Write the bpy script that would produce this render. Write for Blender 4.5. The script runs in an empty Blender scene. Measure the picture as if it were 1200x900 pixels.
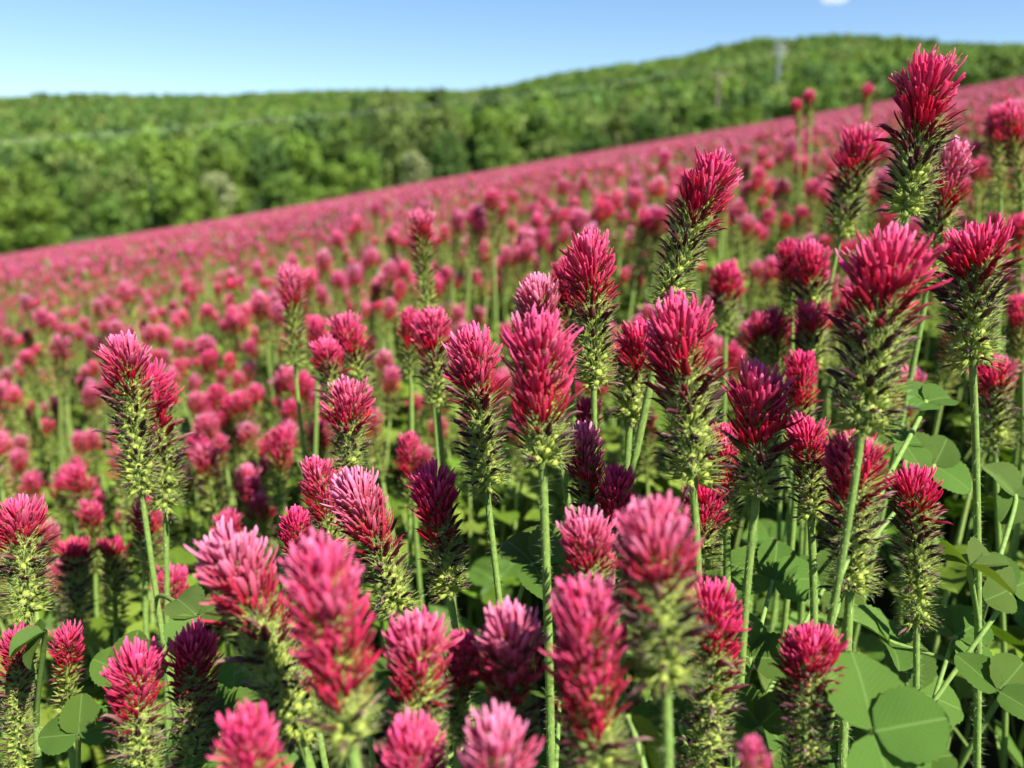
import bpy, math, random
import numpy as np
from mathutils import Vector, Matrix

random.seed(7)
RNG = np.random.default_rng(11)
sc = bpy.context.scene
col = sc.collection
R = math.radians

# ------------------------------------------------------------------ camera
FPX = 906.0                       # focal length in pixels of the 1200 x 900 photograph
PITCH = math.atan(0.281)
CAM = np.array([0.0, 0.0, 0.50])
FW = np.array([0, math.cos(PITCH), -math.sin(PITCH)])
RT = np.array([1.0, 0, 0])
UP = np.array([0, math.sin(PITCH), math.cos(PITCH)])
cd = bpy.data.cameras.new('camera')
cam = bpy.data.objects.new('camera', cd)
col.objects.link(cam)
cam.location = CAM
cam.rotation_euler = (R(90) - PITCH, 0, 0)
cd.sensor_width = 36
cd.lens = 36 * FPX / 1200
cd.clip_start = 0.02
cd.clip_end = 20000
cd.dof.use_dof = True
cd.dof.focus_distance = 0.275
cd.dof.aperture_fstop = cd.lens / 3.0
cd.dof.aperture_blades = 0
sc.camera = cam

# ------------------------------------------------------------------ sky, sun, exposure
SUN_EL = R(50)
SUN_AZ = R(180 - 46)              # clockwise from +Y: behind the camera and to its right
w = bpy.data.worlds.new('World')
sc.world = w
w.use_nodes = True
nt = w.node_tree
bg = nt.nodes['Background']
sky = nt.nodes.new('ShaderNodeTexSky')
sky.sky_type = 'NISHITA'
sky.sun_disc = False
sky.sun_elevation = SUN_EL
sky.sun_rotation = SUN_AZ
sky.altitude = 200
sky.air_density = 1.0
sky.dust_density = 0.0
sky.ozone_density = 6.0
nt.links.new(sky.outputs[0], bg.inputs[0])
bg.inputs[1].default_value = 0.072
ld = bpy.data.lights.new('sun', 'SUN')
ld.energy = 5.0
ld.angle = R(0.5)
ld.color = (1.0, 0.96, 0.89)
sun = bpy.data.objects.new('sun', ld)
col.objects.link(sun)
tosun = Vector((math.sin(SUN_AZ) * math.cos(SUN_EL), math.cos(SUN_AZ) * math.cos(SUN_EL), math.sin(SUN_EL)))
sun.rotation_euler = tosun.to_track_quat('Z', 'Y').to_euler()
sc.view_settings.view_transform = 'Standard'
sc.view_settings.look = 'None'
sc.view_settings.exposure = 1.2
sc.view_settings.gamma = 1
sc.view_settings.use_curve_mapping = False
sc.render.engine = 'CYCLES'
sc.cycles.use_denoising = True
sc.cycles.max_bounces = 8
sc.cycles.diffuse_bounces = 3
sc.cycles.transmission_bounces = 5
sc.cycles.transparent_max_bounces = 8
sc.cycles.sample_clamp_indirect = 6
sc.cycles.volume_bounces = 4

# ------------------------------------------------------------------ materials
def mat_new(name):
    m = bpy.data.materials.new(name)
    m.use_nodes = True
    return m, m.node_tree.nodes, m.node_tree.links

def veg_material(name, trans=0.3, rough=0.5, spec=0.3, noise=0.25, nscale=300.0, sheen=0.0, trans_gain=(1.0, 1.0, 1.0), veins=False, vary=0.0):
    """colour from the mesh's own 'col' attribute, a little mottling, some light through the tissue"""
    m, N, L = mat_new(name)
    out = N['Material Output']
    p = N['Principled BSDF']
    at = N.new('ShaderNodeAttribute'); at.attribute_name = 'col'
    tc = N.new('ShaderNodeTexCoord')
    nz = N.new('ShaderNodeTexNoise'); nz.inputs['Scale'].default_value = nscale; nz.inputs['Detail'].default_value = 3
    L.new(tc.outputs['Object'], nz.inputs['Vector'])
    mr = N.new('ShaderNodeMapRange')
    mr.inputs[1].default_value = 0.25; mr.inputs[2].default_value = 0.75
    mr.inputs[3].default_value = 1 - noise; mr.inputs[4].default_value = 1 + noise
    L.new(nz.outputs[0], mr.inputs[0])
    hs = N.new('ShaderNodeHueSaturation')
    L.new(at.outputs['Color'], hs.inputs['Color'])
    val = mr.outputs[0]
    if vary > 0:
        oi = N.new('ShaderNodeObjectInfo')
        v2 = N.new('ShaderNodeMapRange'); v2.inputs[3].default_value = 1 - vary; v2.inputs[4].default_value = 1 + vary
        L.new(oi.outputs['Random'], v2.inputs[0])
        mm = N.new('ShaderNodeMath'); mm.operation = 'MULTIPLY'
        L.new(val, mm.inputs[0]); L.new(v2.outputs[0], mm.inputs[1]); val = mm.outputs[0]
        h2 = N.new('ShaderNodeMapRange'); h2.inputs[3].default_value = 0.5 - vary * 0.06; h2.inputs[4].default_value = 0.5 + vary * 0.05
        L.new(oi.outputs['Random'], h2.inputs[0]); L.new(h2.outputs[0], hs.inputs['Hue'])
    L.new(val, hs.inputs['Value'])
    c = hs.outputs[0]
    if veins:
        uv = N.new('ShaderNodeUVMap'); uv.uv_map = 'UVMap'
        sx = N.new('ShaderNodeSeparateXYZ'); L.new(uv.outputs[0], sx.inputs[0])
        def mth(op, a, b=None):
            n = N.new('ShaderNodeMath'); n.operation = op
            for i, v in enumerate((a, b)):
                if v is None: continue
                if isinstance(v, (int, float)): n.inputs[i].default_value = v
                else: L.new(v, n.inputs[i])
            return n.outputs[0]
        ax = mth('ABSOLUTE', mth('SUBTRACT', sx.outputs[0], 0.5))
        tt = mth('FRACT', mth('MULTIPLY', mth('SUBTRACT', sx.outputs[1], mth('MULTIPLY', ax, 0.75)), 13.0))
        side = mth('LESS_THAN', mth('ABSOLUTE', mth('SUBTRACT', tt, 0.5)), 0.09)
        mid = mth('LESS_THAN', ax, 0.018)
        f = mth('MAXIMUM', mth('MULTIPLY', side, 0.11), mth('MULTIPLY', mid, 0.40))
        mx = N.new('ShaderNodeMixRGB'); mx.blend_type = 'MIX'
        L.new(f, mx.inputs[0]); L.new(c, mx.inputs[1]); mx.inputs[2].default_value = (0.20, 0.32, 0.09, 1)
        c = mx.outputs[0]
        bp = N.new('ShaderNodeBump'); bp.inputs['Strength'].default_value = 0.6; bp.inputs['Distance'].default_value = 0.0008
        add = mth('ADD', mth('MULTIPLY', f, -1.0), mth('MULTIPLY', nz.outputs[0], 0.8))
        L.new(add, bp.inputs['Height']); L.new(bp.outputs[0], p.inputs['Normal'])
    L.new(c, p.inputs['Base Color'])
    p.inputs['Roughness'].default_value = rough
    p.inputs['Specular IOR Level'].default_value = spec
    if sheen > 0:
        p.inputs['Sheen Weight'].default_value = sheen
        p.inputs['Sheen Roughness'].default_value = 0.4
    if trans > 0:
        tr = N.new('ShaderNodeBsdfTranslucent')
        g = N.new('ShaderNodeMixRGB'); g.blend_type = 'MULTIPLY'; g.inputs[0].default_value = 1
        g.inputs[2].default_value = (*trans_gain, 1)
        L.new(c, g.inputs[1]); L.new(g.outputs[0], tr.inputs[0])
        ms = N.new('ShaderNodeMixShader'); ms.inputs[0].default_value = trans
        L.new(p.outputs[0], ms.inputs[1]); L.new(tr.outputs[0], ms.inputs[2])
        L.new(ms.outputs[0], out.inputs['Surface'])
    return m

M_PETAL = veg_material('petal', trans=0.38, rough=0.55, spec=0.10, noise=0.12, nscale=900, trans_gain=(1.0, 0.8, 0.9))
M_CALYX = veg_material('hairy_calyx', trans=0.40, rough=0.6, spec=0.25, noise=0.18, nscale=700)
M_STEM = veg_material('downy_stem', trans=0.12, rough=0.55, spec=0.25, noise=0.22, nscale=500)
M_LEAF = veg_material('clover_leaf', trans=0.30, rough=0.6, spec=0.2, noise=0.32, nscale=170, vary=0.25, trans_gain=(1.3, 1.25, 0.35), veins=True)
M_PLANT = veg_material('far_clover', trans=0.28, rough=0.55, spec=0.2, noise=0.12, nscale=200, vary=0.16)
M_CROWN = veg_material('tree_leaves', trans=0.30, rough=0.6, spec=0.15, noise=0.25, nscale=0.6, vary=0.09, trans_gain=(1.1, 1.1, 0.6))

def simple_material(name, c, rough=0.7, metal=0.0, noise=0.2, nscale=5.0):
    m, N, L = mat_new(name)
    p = N['Principled BSDF']
    tc = N.new('ShaderNodeTexCoord')
    nz = N.new('ShaderNodeTexNoise'); nz.inputs['Scale'].default_value = nscale; nz.inputs['Detail'].default_value = 6
    L.new(tc.outputs['Object'], nz.inputs['Vector'])
    rp = N.new('ShaderNodeValToRGB')
    rp.color_ramp.elements[0].position = 0.3; rp.color_ramp.elements[1].position = 0.7
    rp.color_ramp.elements[0].color = (*[v * (1 - noise) for v in c], 1)
    rp.color_ramp.elements[1].color = (*[min(1, v * (1 + noise)) for v in c], 1)
    L.new(nz.outputs[0], rp.inputs[0]); L.new(rp.outputs[0], p.inputs['Base Color'])
    p.inputs['Roughness'].default_value = rough
    p.inputs['Metallic'].default_value = metal
    return m

M_BARK = simple_material('bark', (0.10, 0.075, 0.05), 0.9, 0, 0.4, 3)
M_STEEL = simple_material('galvanised_steel', (0.42, 0.44, 0.44), 0.45, 0.3, 0.1, 2)
M_WIRE = simple_material('aluminium_cable', (0.75, 0.76, 0.74), 0.5, 0.2, 0.05, 2)
M_WOOD = simple_material('weathered_wood', (0.22, 0.17, 0.12), 0.85, 0, 0.3, 4)
M_GLASS = simple_material('glazed_insulator', (0.35, 0.25, 0.2), 0.3, 0, 0.1, 4)

def ground_material():
    m, N, L = mat_new('field_soil_and_grass')
    p = N['Principled BSDF']
    ge = N.new('ShaderNodeNewGeometry')
    at = N.new('ShaderNodeAttribute'); at.attribute_name = 'col'
    n1 = N.new('ShaderNodeTexNoise'); n1.inputs['Scale'].default_value = 18; n1.inputs['Detail'].default_value = 8
    n2 = N.new('ShaderNodeTexNoise'); n2.inputs['Scale'].default_value = 0.15; n2.inputs['Detail'].default_value = 6
    L.new(ge.outputs['Position'], n1.inputs['Vector']); L.new(ge.outputs['Position'], n2.inputs['Vector'])
    ad = N.new('ShaderNodeMath'); ad.operation = 'ADD'
    L.new(n1.outputs[0], ad.inputs[0]); L.new(n2.outputs[0], ad.inputs[1])
    mr = N.new('ShaderNodeMapRange'); mr.inputs[1].default_value = 0.6; mr.inputs[2].default_value = 1.4
    mr.inputs[3].default_value = 0.65; mr.inputs[4].default_value = 1.35
    L.new(ad.outputs[0], mr.inputs[0])
    hs = N.new('ShaderNodeHueSaturation'); L.new(at.outputs['Color'], hs.inputs['Color']); L.new(mr.outputs[0], hs.inputs['Value'])
    L.new(hs.outputs[0], p.inputs['Base Color'])
    p.inputs['Roughness'].default_value = 0.95
    p.inputs['Specular IOR Level'].default_value = 0.1
    bp = N.new('ShaderNodeBump'); bp.inputs['Strength'].default_value = 0.5; bp.inputs['Distance'].default_value = 0.02
    L.new(n1.outputs[0], bp.inputs['Height']); L.new(bp.outputs[0], p.inputs['Normal'])
    return m
M_GROUND = ground_material()

# ------------------------------------------------------------------ mesh helpers
class Geo:
    """vertices, triangles, a colour per vertex, optional uv"""
    def __init__(s): s.v, s.t, s.c, s.n = [], [], [], 0
    def add(s, V, T, C):
        V = np.asarray(V, float).reshape(-1, 3); T = np.asarray(T, int).reshape(-1, 3)
        C = np.asarray(C, float)
        if C.ndim == 1: C = np.tile(C[:3], (len(V), 1))
        s.v.append(V); s.t.append(T + s.n); s.c.append(C[:, :3]); s.n += len(V)
        return s
    def join(s, g, M=None, P=None):
        V, T, C = g.arrays()
        if M is not None: V = V @ np.asarray(M).T
        if P is not None: V = V + np.asarray(P)
        return s.add(V, T, C)
    def arrays(s):
        if not s.v: return np.zeros((0, 3)), np.zeros((0, 3), int), np.zeros((0, 3))
        return np.concatenate(s.v), np.concatenate(s.t), np.concatenate(s.c)

def mesh_from(name, g, mat, smooth=True, uv=None):
    V, T, C = g.arrays() if isinstance(g, Geo) else g
    me = bpy.data.meshes.new(name)
    nt_ = len(T)
    me.vertices.add(len(V)); me.vertices.foreach_set('co', V.astype(np.float32).ravel())
    me.loops.add(nt_ * 3); me.loops.foreach_set('vertex_index', T.astype(np.int32).ravel())
    me.polygons.add(nt_); me.polygons.foreach_set('loop_start', np.arange(0, nt_ * 3, 3, dtype=np.int32))
    me.polygons.foreach_set('use_smooth', np.full(nt_, smooth, dtype=bool))
    a = me.attributes.new('col', 'FLOAT_COLOR', 'POINT')
    a.data.foreach_set('color', np.concatenate([C, np.ones((len(C), 1))], 1).astype(np.float32).ravel())
    if uv is not None:
        l = me.uv_layers.new(name='UVMap')
        l.data.foreach_set('uv', uv[T.ravel()].astype(np.float32).ravel())
    me.materials.append(mat)
    me.update()
    return me

def link(name, data, parent=None, M=None):
    o = bpy.data.objects.new(name, data)
    col.objects.link(o)
    if parent is not None: o.parent = parent
    if M is not None: o.matrix_basis = M
    return o

def tag(o, label=None, cat=None, group=None, kind=None):
    if label: o['label'] = label
    if cat: o['category'] = cat
    if group: o['group'] = group
    if kind: o['kind'] = kind
    return o

def copy_tree(o, parent=None):
    c = o.copy(); col.objects.link(c)
    if parent is not None: c.parent = parent
    for ch in list(o.children): copy_tree(ch, c)
    return c

def spread(tv, tt, mats, pos):
    """place one template at many transforms"""
    k, n = len(mats), len(tv)
    V = np.einsum('kij,nj->kni', mats, tv) + pos[:, None, :]
    T = tt[None] + (np.arange(k) * n)[:, None, None]
    return V.reshape(-1, 3), T.reshape(-1, 3)

def ring_tube(rings, sides, cap=True):
    """rings: list of (centre, rx, ry); template tube along +z"""
    V = []
    for c, rx, ry in rings:
        for k in range(sides):
            a = 2 * math.pi * k / sides
            V.append((c[0] + rx * math.cos(a), c[1] + ry * math.sin(a), c[2]))
    T = []
    for i in range(len(rings) - 1):
        for k in range(sides):
            a, b = i * sides + k, i * sides + (k + 1) % sides
            T += [(a, b, b + sides), (a, b + sides, a + sides)]
    if cap:
        e = (len(rings) - 1) * sides
        V.append(tuple(rings[-1][0])); T += [(e + k, e + (k + 1) % sides, len(V) - 1) for k in range(sides)]
    return np.array(V), np.array(T)

def path_tube(P, rad, sides, c0, c1=None):
    """tube along a polyline"""
    P = np.asarray(P); n = len(P); rad = np.broadcast_to(rad, (n,))
    d = np.gradient(P, axis=0); d /= np.linalg.norm(d, axis=1)[:, None] + 1e-12
    ref = np.array([0.3, 0.9, 0.1]) if abs(d[0] @ np.array([0.3, 0.9, 0.1])) < 0.9 else np.array([1.0, 0, 0])
    u = np.cross(d, ref); u /= np.linalg.norm(u, axis=1)[:, None] + 1e-12
    v = np.cross(d, u)
    a = np.arange(sides) * 2 * math.pi / sides
    V = P[:, None] + rad[:, None, None] * (np.cos(a)[None, :, None] * u[:, None] + np.sin(a)[None, :, None] * v[:, None])
    i = np.arange(n - 1)[:, None] * sides; k = np.arange(sides)[None]; k2 = (k + 1) % sides
    T = np.concatenate([np.stack([i + k, i + k2, i + k2 + sides], -1).reshape(-1, 3),
                        np.stack([i + k, i + k2 + sides, i + k + sides], -1).reshape(-1, 3)])
    s = np.linspace(0, 1, n)[:, None, None]
    C = np.asarray(c0)[None, None] * (1 - s) + np.asarray(c1 if c1 is not None else c0)[None, None] * s
    C = np.broadcast_to(C, (n, sides, 3)).reshape(-1, 3)
    return V.reshape(-1, 3), T, C

def bez(p0, p1, p2, p3, n):
    t = np.linspace(0, 1, n)[:, None]
    return (1 - t)**3 * p0 + 3 * (1 - t)**2 * t * p1 + 3 * (1 - t) * t * t * p2 + t**3 * p3

def frame(axis, spin=0.0):
    """rotation matrix whose third column is axis"""
    z = np.asarray(axis, float); z = z / np.linalg.norm(z)
    x = np.cross([0, 1, 0], z)
    if np.linalg.norm(x) < 1e-4: x = np.array([1.0, 0, 0])
    x /= np.linalg.norm(x); y = np.cross(z, x)
    c, s = math.cos(spin), math.sin(spin)
    return np.stack([c * x + s * y, -s * x + c * y, z], 1)

def m4(R3, p):
    M = Matrix.Identity(4)
    for i in range(3):
        for j in range(3): M[i][j] = float(R3[i][j])
        M[i][3] = float(p[i])
    return M

# ------------------------------------------------------------------ terrain
SLOPE = 0.168
EDGE = 78.0
def px_dir(x, y):
    d = FW + (x - 600) / FPX * RT + (450 - y) / FPX * UP
    return d
def px_point(x, y, depth):
    return CAM + depth * px_dir(x, y)
RIDGE = [(-400, 120), (0, 113), (60, 107), (150, 104), (260, 104), (400, 104), (470, 101), (560, 99), (600, 95), (650, 83), (720, 74), (800, 69),
         (840, 60), (880, 52), (920, 51), (960, 46), (1000, 45), (1050, 48), (1100, 55), (1150, 61), (1200, 62), (1600, 70)]
_az, _el = [], []
for x, y in RIDGE:
    d = px_dir(x, y + 30)
    _az.append(math.atan2(d[0], d[1])); _el.append(d[2] / math.hypot(d[0], d[1]))
def sstep(a, b, x):
    t = np.clip((x - a) / (b - a), 0, 1); return t * t * (3 - 2 * t)
def ground_z(x, y):
    x = np.asarray(x, float); y = np.asarray(y, float)
    r = np.hypot(x, y); az = np.arctan2(x, y)
    k = np.minimum(1.0, EDGE / np.maximum(r, 1e-6))
    z = SLOPE * x * k
    z = z + 0.010 * np.sin(x * 2.1 + 1) * np.cos(y * 1.7) * np.minimum(1, r)
    z = z + 0.10 * np.sin(x * 0.13 + y * 0.09 + 2.0) * sstep(6, 40, r)
    z = z - 4.0 * sstep(EDGE, EDGE + 40, r)
    el = np.interp(az, _az, _el)
    zr = 900 * el
    up = sstep(110, 900, r) ** 0.8
    z = z + (zr - z) * up - 90 * sstep(930, 1700, r)
    z = z + 3.0 * np.sin(x * 0.021 + 1.3) * np.sin(y * 0.017) * sstep(150, 400, r)
    return z

def build_ground():
    rr = np.concatenate([[0.02], np.geomspace(0.15, EDGE, 70), np.linspace(EDGE + 2, 200, 26), np.geomspace(210, 6000, 48)])
    na = 192
    aa = np.arange(na) * 2 * math.pi / na
    X = rr[:, None] * np.sin(aa); Y = rr[:, None] * np.cos(aa)
    Z = ground_z(X, Y)
    V = np.stack([X, Y, Z], -1).reshape(-1, 3)
    i = np.arange(len(rr) - 1)[:, None] * na; k = np.arange(na)[None]; k2 = (k + 1) % na
    T = np.concatenate([np.stack([i + k, i + k2 + na, i + k2], -1).reshape(-1, 3), np.stack([i + k, i + k + na, i + k2 + na], -1).reshape(-1, 3)])
    soil, grass, floor_ = np.array([0.055, 0.05, 0.028]), np.array([0.13, 0.19, 0.05]), np.array([0.045, 0.075, 0.022])
    r = np.repeat(rr, na)[:, None]
    a = sstep(EDGE - 1, EDGE + 1, r); b = sstep(EDGE + 12, EDGE + 40, r)
    C = soil * (1 - a) + grass * a * (1 - b) + floor_ * b
    me = mesh_from('ground', (V, T[:, [0, 2, 1]], C), M_GROUND)
    o = link('ground', me); tag(o, 'sloping field soil running out to the wooded hills', kind='structure')
build_ground()

# ------------------------------------------------------------------ clover: templates
def floret_template(var=0, lod=0):
    """one narrow folded petal, unit length along +z, outer face towards +x, tip bending to -x (up the head)"""
    if lod == 0:
        s = [0, .12, .34, .58, .78, .92, 1.0]
        wd = [.30, .42, .68, .90, 1.0, .80, .30] if var == 0 else [.30, .44, .60, .78, 1.0, .92, .36]
        dp = [.28, .36, .42, .34, .24, .13, .04]; sides = 6
    elif lod == 1:
        s = [0, .4, .8, 1.0]; wd = [.3, .9, .85, .15]; dp = [.3, .5, .3, .08]; sides = 4
    else:
        s = [0, .6, 1.0]; wd = [.5, 2.1, .8]; dp = [.5, 1.0, .4]; sides = 3
    W = 0.068
    b = (0.34, 0.22, 0.06)[var]
    rings = [((-b * q * q + (0.05 * q if var else 0), 0, q), W * p * 0.8, W * k) for q, p, k in zip(s, dp, wd)]
    V, T = ring_tube(rings, sides)
    V[:, 0] += 0.035 * (np.abs(V[:, 1]) / W) ** 1.5 * (V[:, 2] > .2)           # folded along the keel
    edge = np.clip((np.abs(V[:, 1]) / W - .35) / .6, 0, 1) * (V[:, 2] > .3)
    if lod < 2:
        rg = np.random.default_rng(70 + var)
        for sd in (-1, 1):
            q = [0, .38, .68, .88]; k = [.3, .60, .74, .50]
            rr = [((-.10 - b * z * z * .8, 0, z), W * .22 * kk, W * kk) for z, kk in zip(q, k)]
            V2, T2 = ring_tube(rr, 4 if lod == 0 else 3); V2[-1, 2] += .06
            an = sd * (.16 + .06 * rg.random()); c_, s_ = math.cos(an), math.sin(an)
            V2 = np.stack([V2[:, 0], V2[:, 1] * c_ + V2[:, 2] * s_, -V2[:, 1] * s_ + V2[:, 2] * c_], 1)
            T = np.concatenate([T, T2 + len(V)]); V = np.concatenate([V, V2]); edge = np.concatenate([edge, np.full(len(V2), .15)])
    return V, T, np.clip(V[:, 2], 0, 1) + 1j * edge          # position along the petal, and how near its margin

def calyx_template(lod=0, seed=0):
    """green tube, five long bristle teeth and pale hairs; unit = 1 floret length"""
    rg = np.random.default_rng(100 + seed)
    Vs, Ts, Ss, n = [], [], [], 0
    def put(V, T, S):
        nonlocal n
        Vs.append(V); Ts.append(np.asarray(T) + n); Ss.append(np.asarray(S, float)); n += len(V)
    if lod == 0:
        V, T = ring_tube([((0, 0, 0), .05, .05), ((0, 0, .16), .105, .105), ((0, 0, .36), .12, .12)], 6, cap=True)
        put(V, T, np.zeros(len(V)))
    teeth = 5 if lod == 0 else (3 if lod == 1 else 2)
    for k in range(teeth):
        a = 2 * math.pi * k / teeth + 0.4 + rg.normal(0, .15)
        r0, sp, l = .10, .12 + .07 * rg.random(), .30 + .22 * rg.random()
        c, s_ = math.cos(a), math.sin(a); wv = .021 if lod == 0 else .07
        if lod == 0:
            rings = [((r0 * c, r0 * s_, .28), wv, wv), (((r0 + sp * .4) * c, (r0 + sp * .4) * s_, .28 + l * .5), wv * .8, wv * .8)]
            V, T = ring_tube(rings, 3)
            V[-1] = ((r0 + sp) * c, (r0 + sp) * s_, .28 + l)
            put(V, T, [0.1] * 3 + [.5] * 3 + [1.0])
        else:
            V = np.array([(0, 0, 0), (r0 * c - wv * s_, r0 * s_ + wv * c, .35), (r0 * c + wv * s_, r0 * s_ - wv * c, .35), ((r0 + sp) * c, (r0 + sp) * s_, .28 + l)])
            put(V, [(0, 2, 1), (1, 2, 3)], [0, .3, .3, 1])
    if lod == 0:
        for k in range(30):
            a = rg.random() * 6.283; z = .05 + .75 * rg.random()
            r0 = .09 + .14 * max(0, z - .3); d = np.array([math.cos(a), math.sin(a), .5 + .6 * rg.random()]); d /= np.linalg.norm(d)
            p = np.array([r0 * math.cos(a), r0 * math.sin(a), z]); q = np.array([-math.sin(a), math.cos(a), 0]) * .0065
            put(np.array([p - q, p + q, p + d * (.11 + .12 * rg.random())]), [(0, 1, 2)], [2, 2, 2])
    return np.concatenate(Vs), np.concatenate(Ts), np.concatenate(Ss)

def husk_template(lod=0):
    """withered petal: a thin curled strap"""
    s = [.25, .5, .7, .88] if lod == 0 else [.25, .7]
    wd = [.8, 1.0, .8, .5] if lod == 0 else [.8, .8]
    rings = [((.10 * q * q * (1 if i % 2 else .7), .02 * math.sin(i * 2.0), q), (.06 * k), .085 * k) for i, (q, k) in enumerate(zip(s, wd))]
    V, T = ring_tube(rings, 4 if lod == 0 else 3)
    V[-1] += (.10, .03, .10)
    return V, T, np.clip((V[:, 2] - .25) / .7, 0, 1)

FLO = {(l, v): floret_template(v, l) for l in (0, 1, 2) for v in (0, 1, 2)}
CAL = {(l, v): calyx_template(l, v) for l in (0, 1, 2) for v in (0, 1)}
HUSK = {l: husk_template(l) for l in (0, 1, 2)}

def lerp(a, b, t): return np.asarray(a) * (1 - t) + np.asarray(b) * t
# petals: colours at base and tip from old (0) to young (1)
P_BASE = [np.array([.44, .003, .012]), np.array([.66, .004, .032])]
P_TIP = [np.array([.64, .004, .036]), np.array([.92, .075, .290])]
P_TIP_PALE = np.array([.90, .42, .62])

def petal_cols(age, pale, S, jit):
    E = np.imag(S)[:, None]; S = np.real(S)
    base = lerp(P_BASE[0], P_BASE[1], age)
    tip = lerp(P_TIP[0], lerp(P_TIP[1], P_TIP_PALE, pale ** 1.5), age ** 0.7)
    k = np.clip((S - .28) / .62, 0, 1)[:, None]
    c = (base * (1 - k) + tip * k) * jit
    pk = np.array([.84, .20, .44])
    return np.clip(c + (pk - c) * E * (.03 + .24 * age) * (.4 + .6 * k), 0, 1)

def head_layout(rg, L, W, red, N):
    """attachment, direction, size and age for every floret of a head (head axis = +z, base at 0)"""
    fl = W * 0.52                                       # floret length
    LA = L - fl * 0.86                                  # flowering axis
    i = np.arange(N); t = (i + .5) / N
    z = LA * (1 - (1 - t) ** 1.5)
    phi = i * 2.399963 + rg.normal(0, .12, N)
    lo = 1 - (1 - min(.95, max(0.003, (1 - red) * L - 0.30 * fl) / LA)) ** (1 / 1.5)
    # one side of a head opens before the other
    lo = np.clip(lo + rg.uniform(.02, .10) * np.cos(phi - rg.uniform(0, 6.283)) + rg.normal(0, .02, N), .04, .96)
    dark = lo * .60
    u = np.where(t < lo, t / lo, 1 + (t - lo) / (1 - lo))
    th = np.interp(u, [0, .06, .24, .78, 1.0, 1.3, 1.65, 1.9, 2.0], [R(98), R(80), R(54), R(40), R(46), R(50), R(49), R(36), R(10)])
    th = th + rg.normal(0, 1, N) * np.where(u < 1, R(9), R(8))
    th = np.where(t > .97, th * .6, th)
    ln = fl * np.interp(u, [0, .2, 1, 1.8, 2.0], [.86, .92, .98, 1.08, .98]) * rg.uniform(.82, 1.14, N)
    rad = np.where(t < lo, .0016, .0021 - .0014 * np.clip(u - 1.5, 0, .5) * 2) * (W / .022)
    age = np.clip((t - lo) / np.maximum(1e-3, 1 - lo), 0, 1)
    d = np.stack([np.sin(th) * np.cos(phi), np.sin(th) * np.sin(phi), np.cos(th)], 1)
    o = np.stack([np.cos(th) * np.cos(phi), np.cos(th) * np.sin(phi), -np.sin(th)], 1)
    tw = rg.normal(0, .25, N)
    y = np.cross(d, o)
    o2 = o * np.cos(tw)[:, None] + y * np.sin(tw)[:, None]; y2 = np.cross(d, o2)
    M = np.stack([o2, y2, d], 2)
    pos = np.stack([rad * np.cos(phi), rad * np.sin(phi), z], 1)
    bend = rg.normal(0, .09)                             # heads are seldom quite straight
    pos[:, 0] += bend * z ** 2 / L
    return bend, t, lo, dark, M, pos, ln, age

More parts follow.
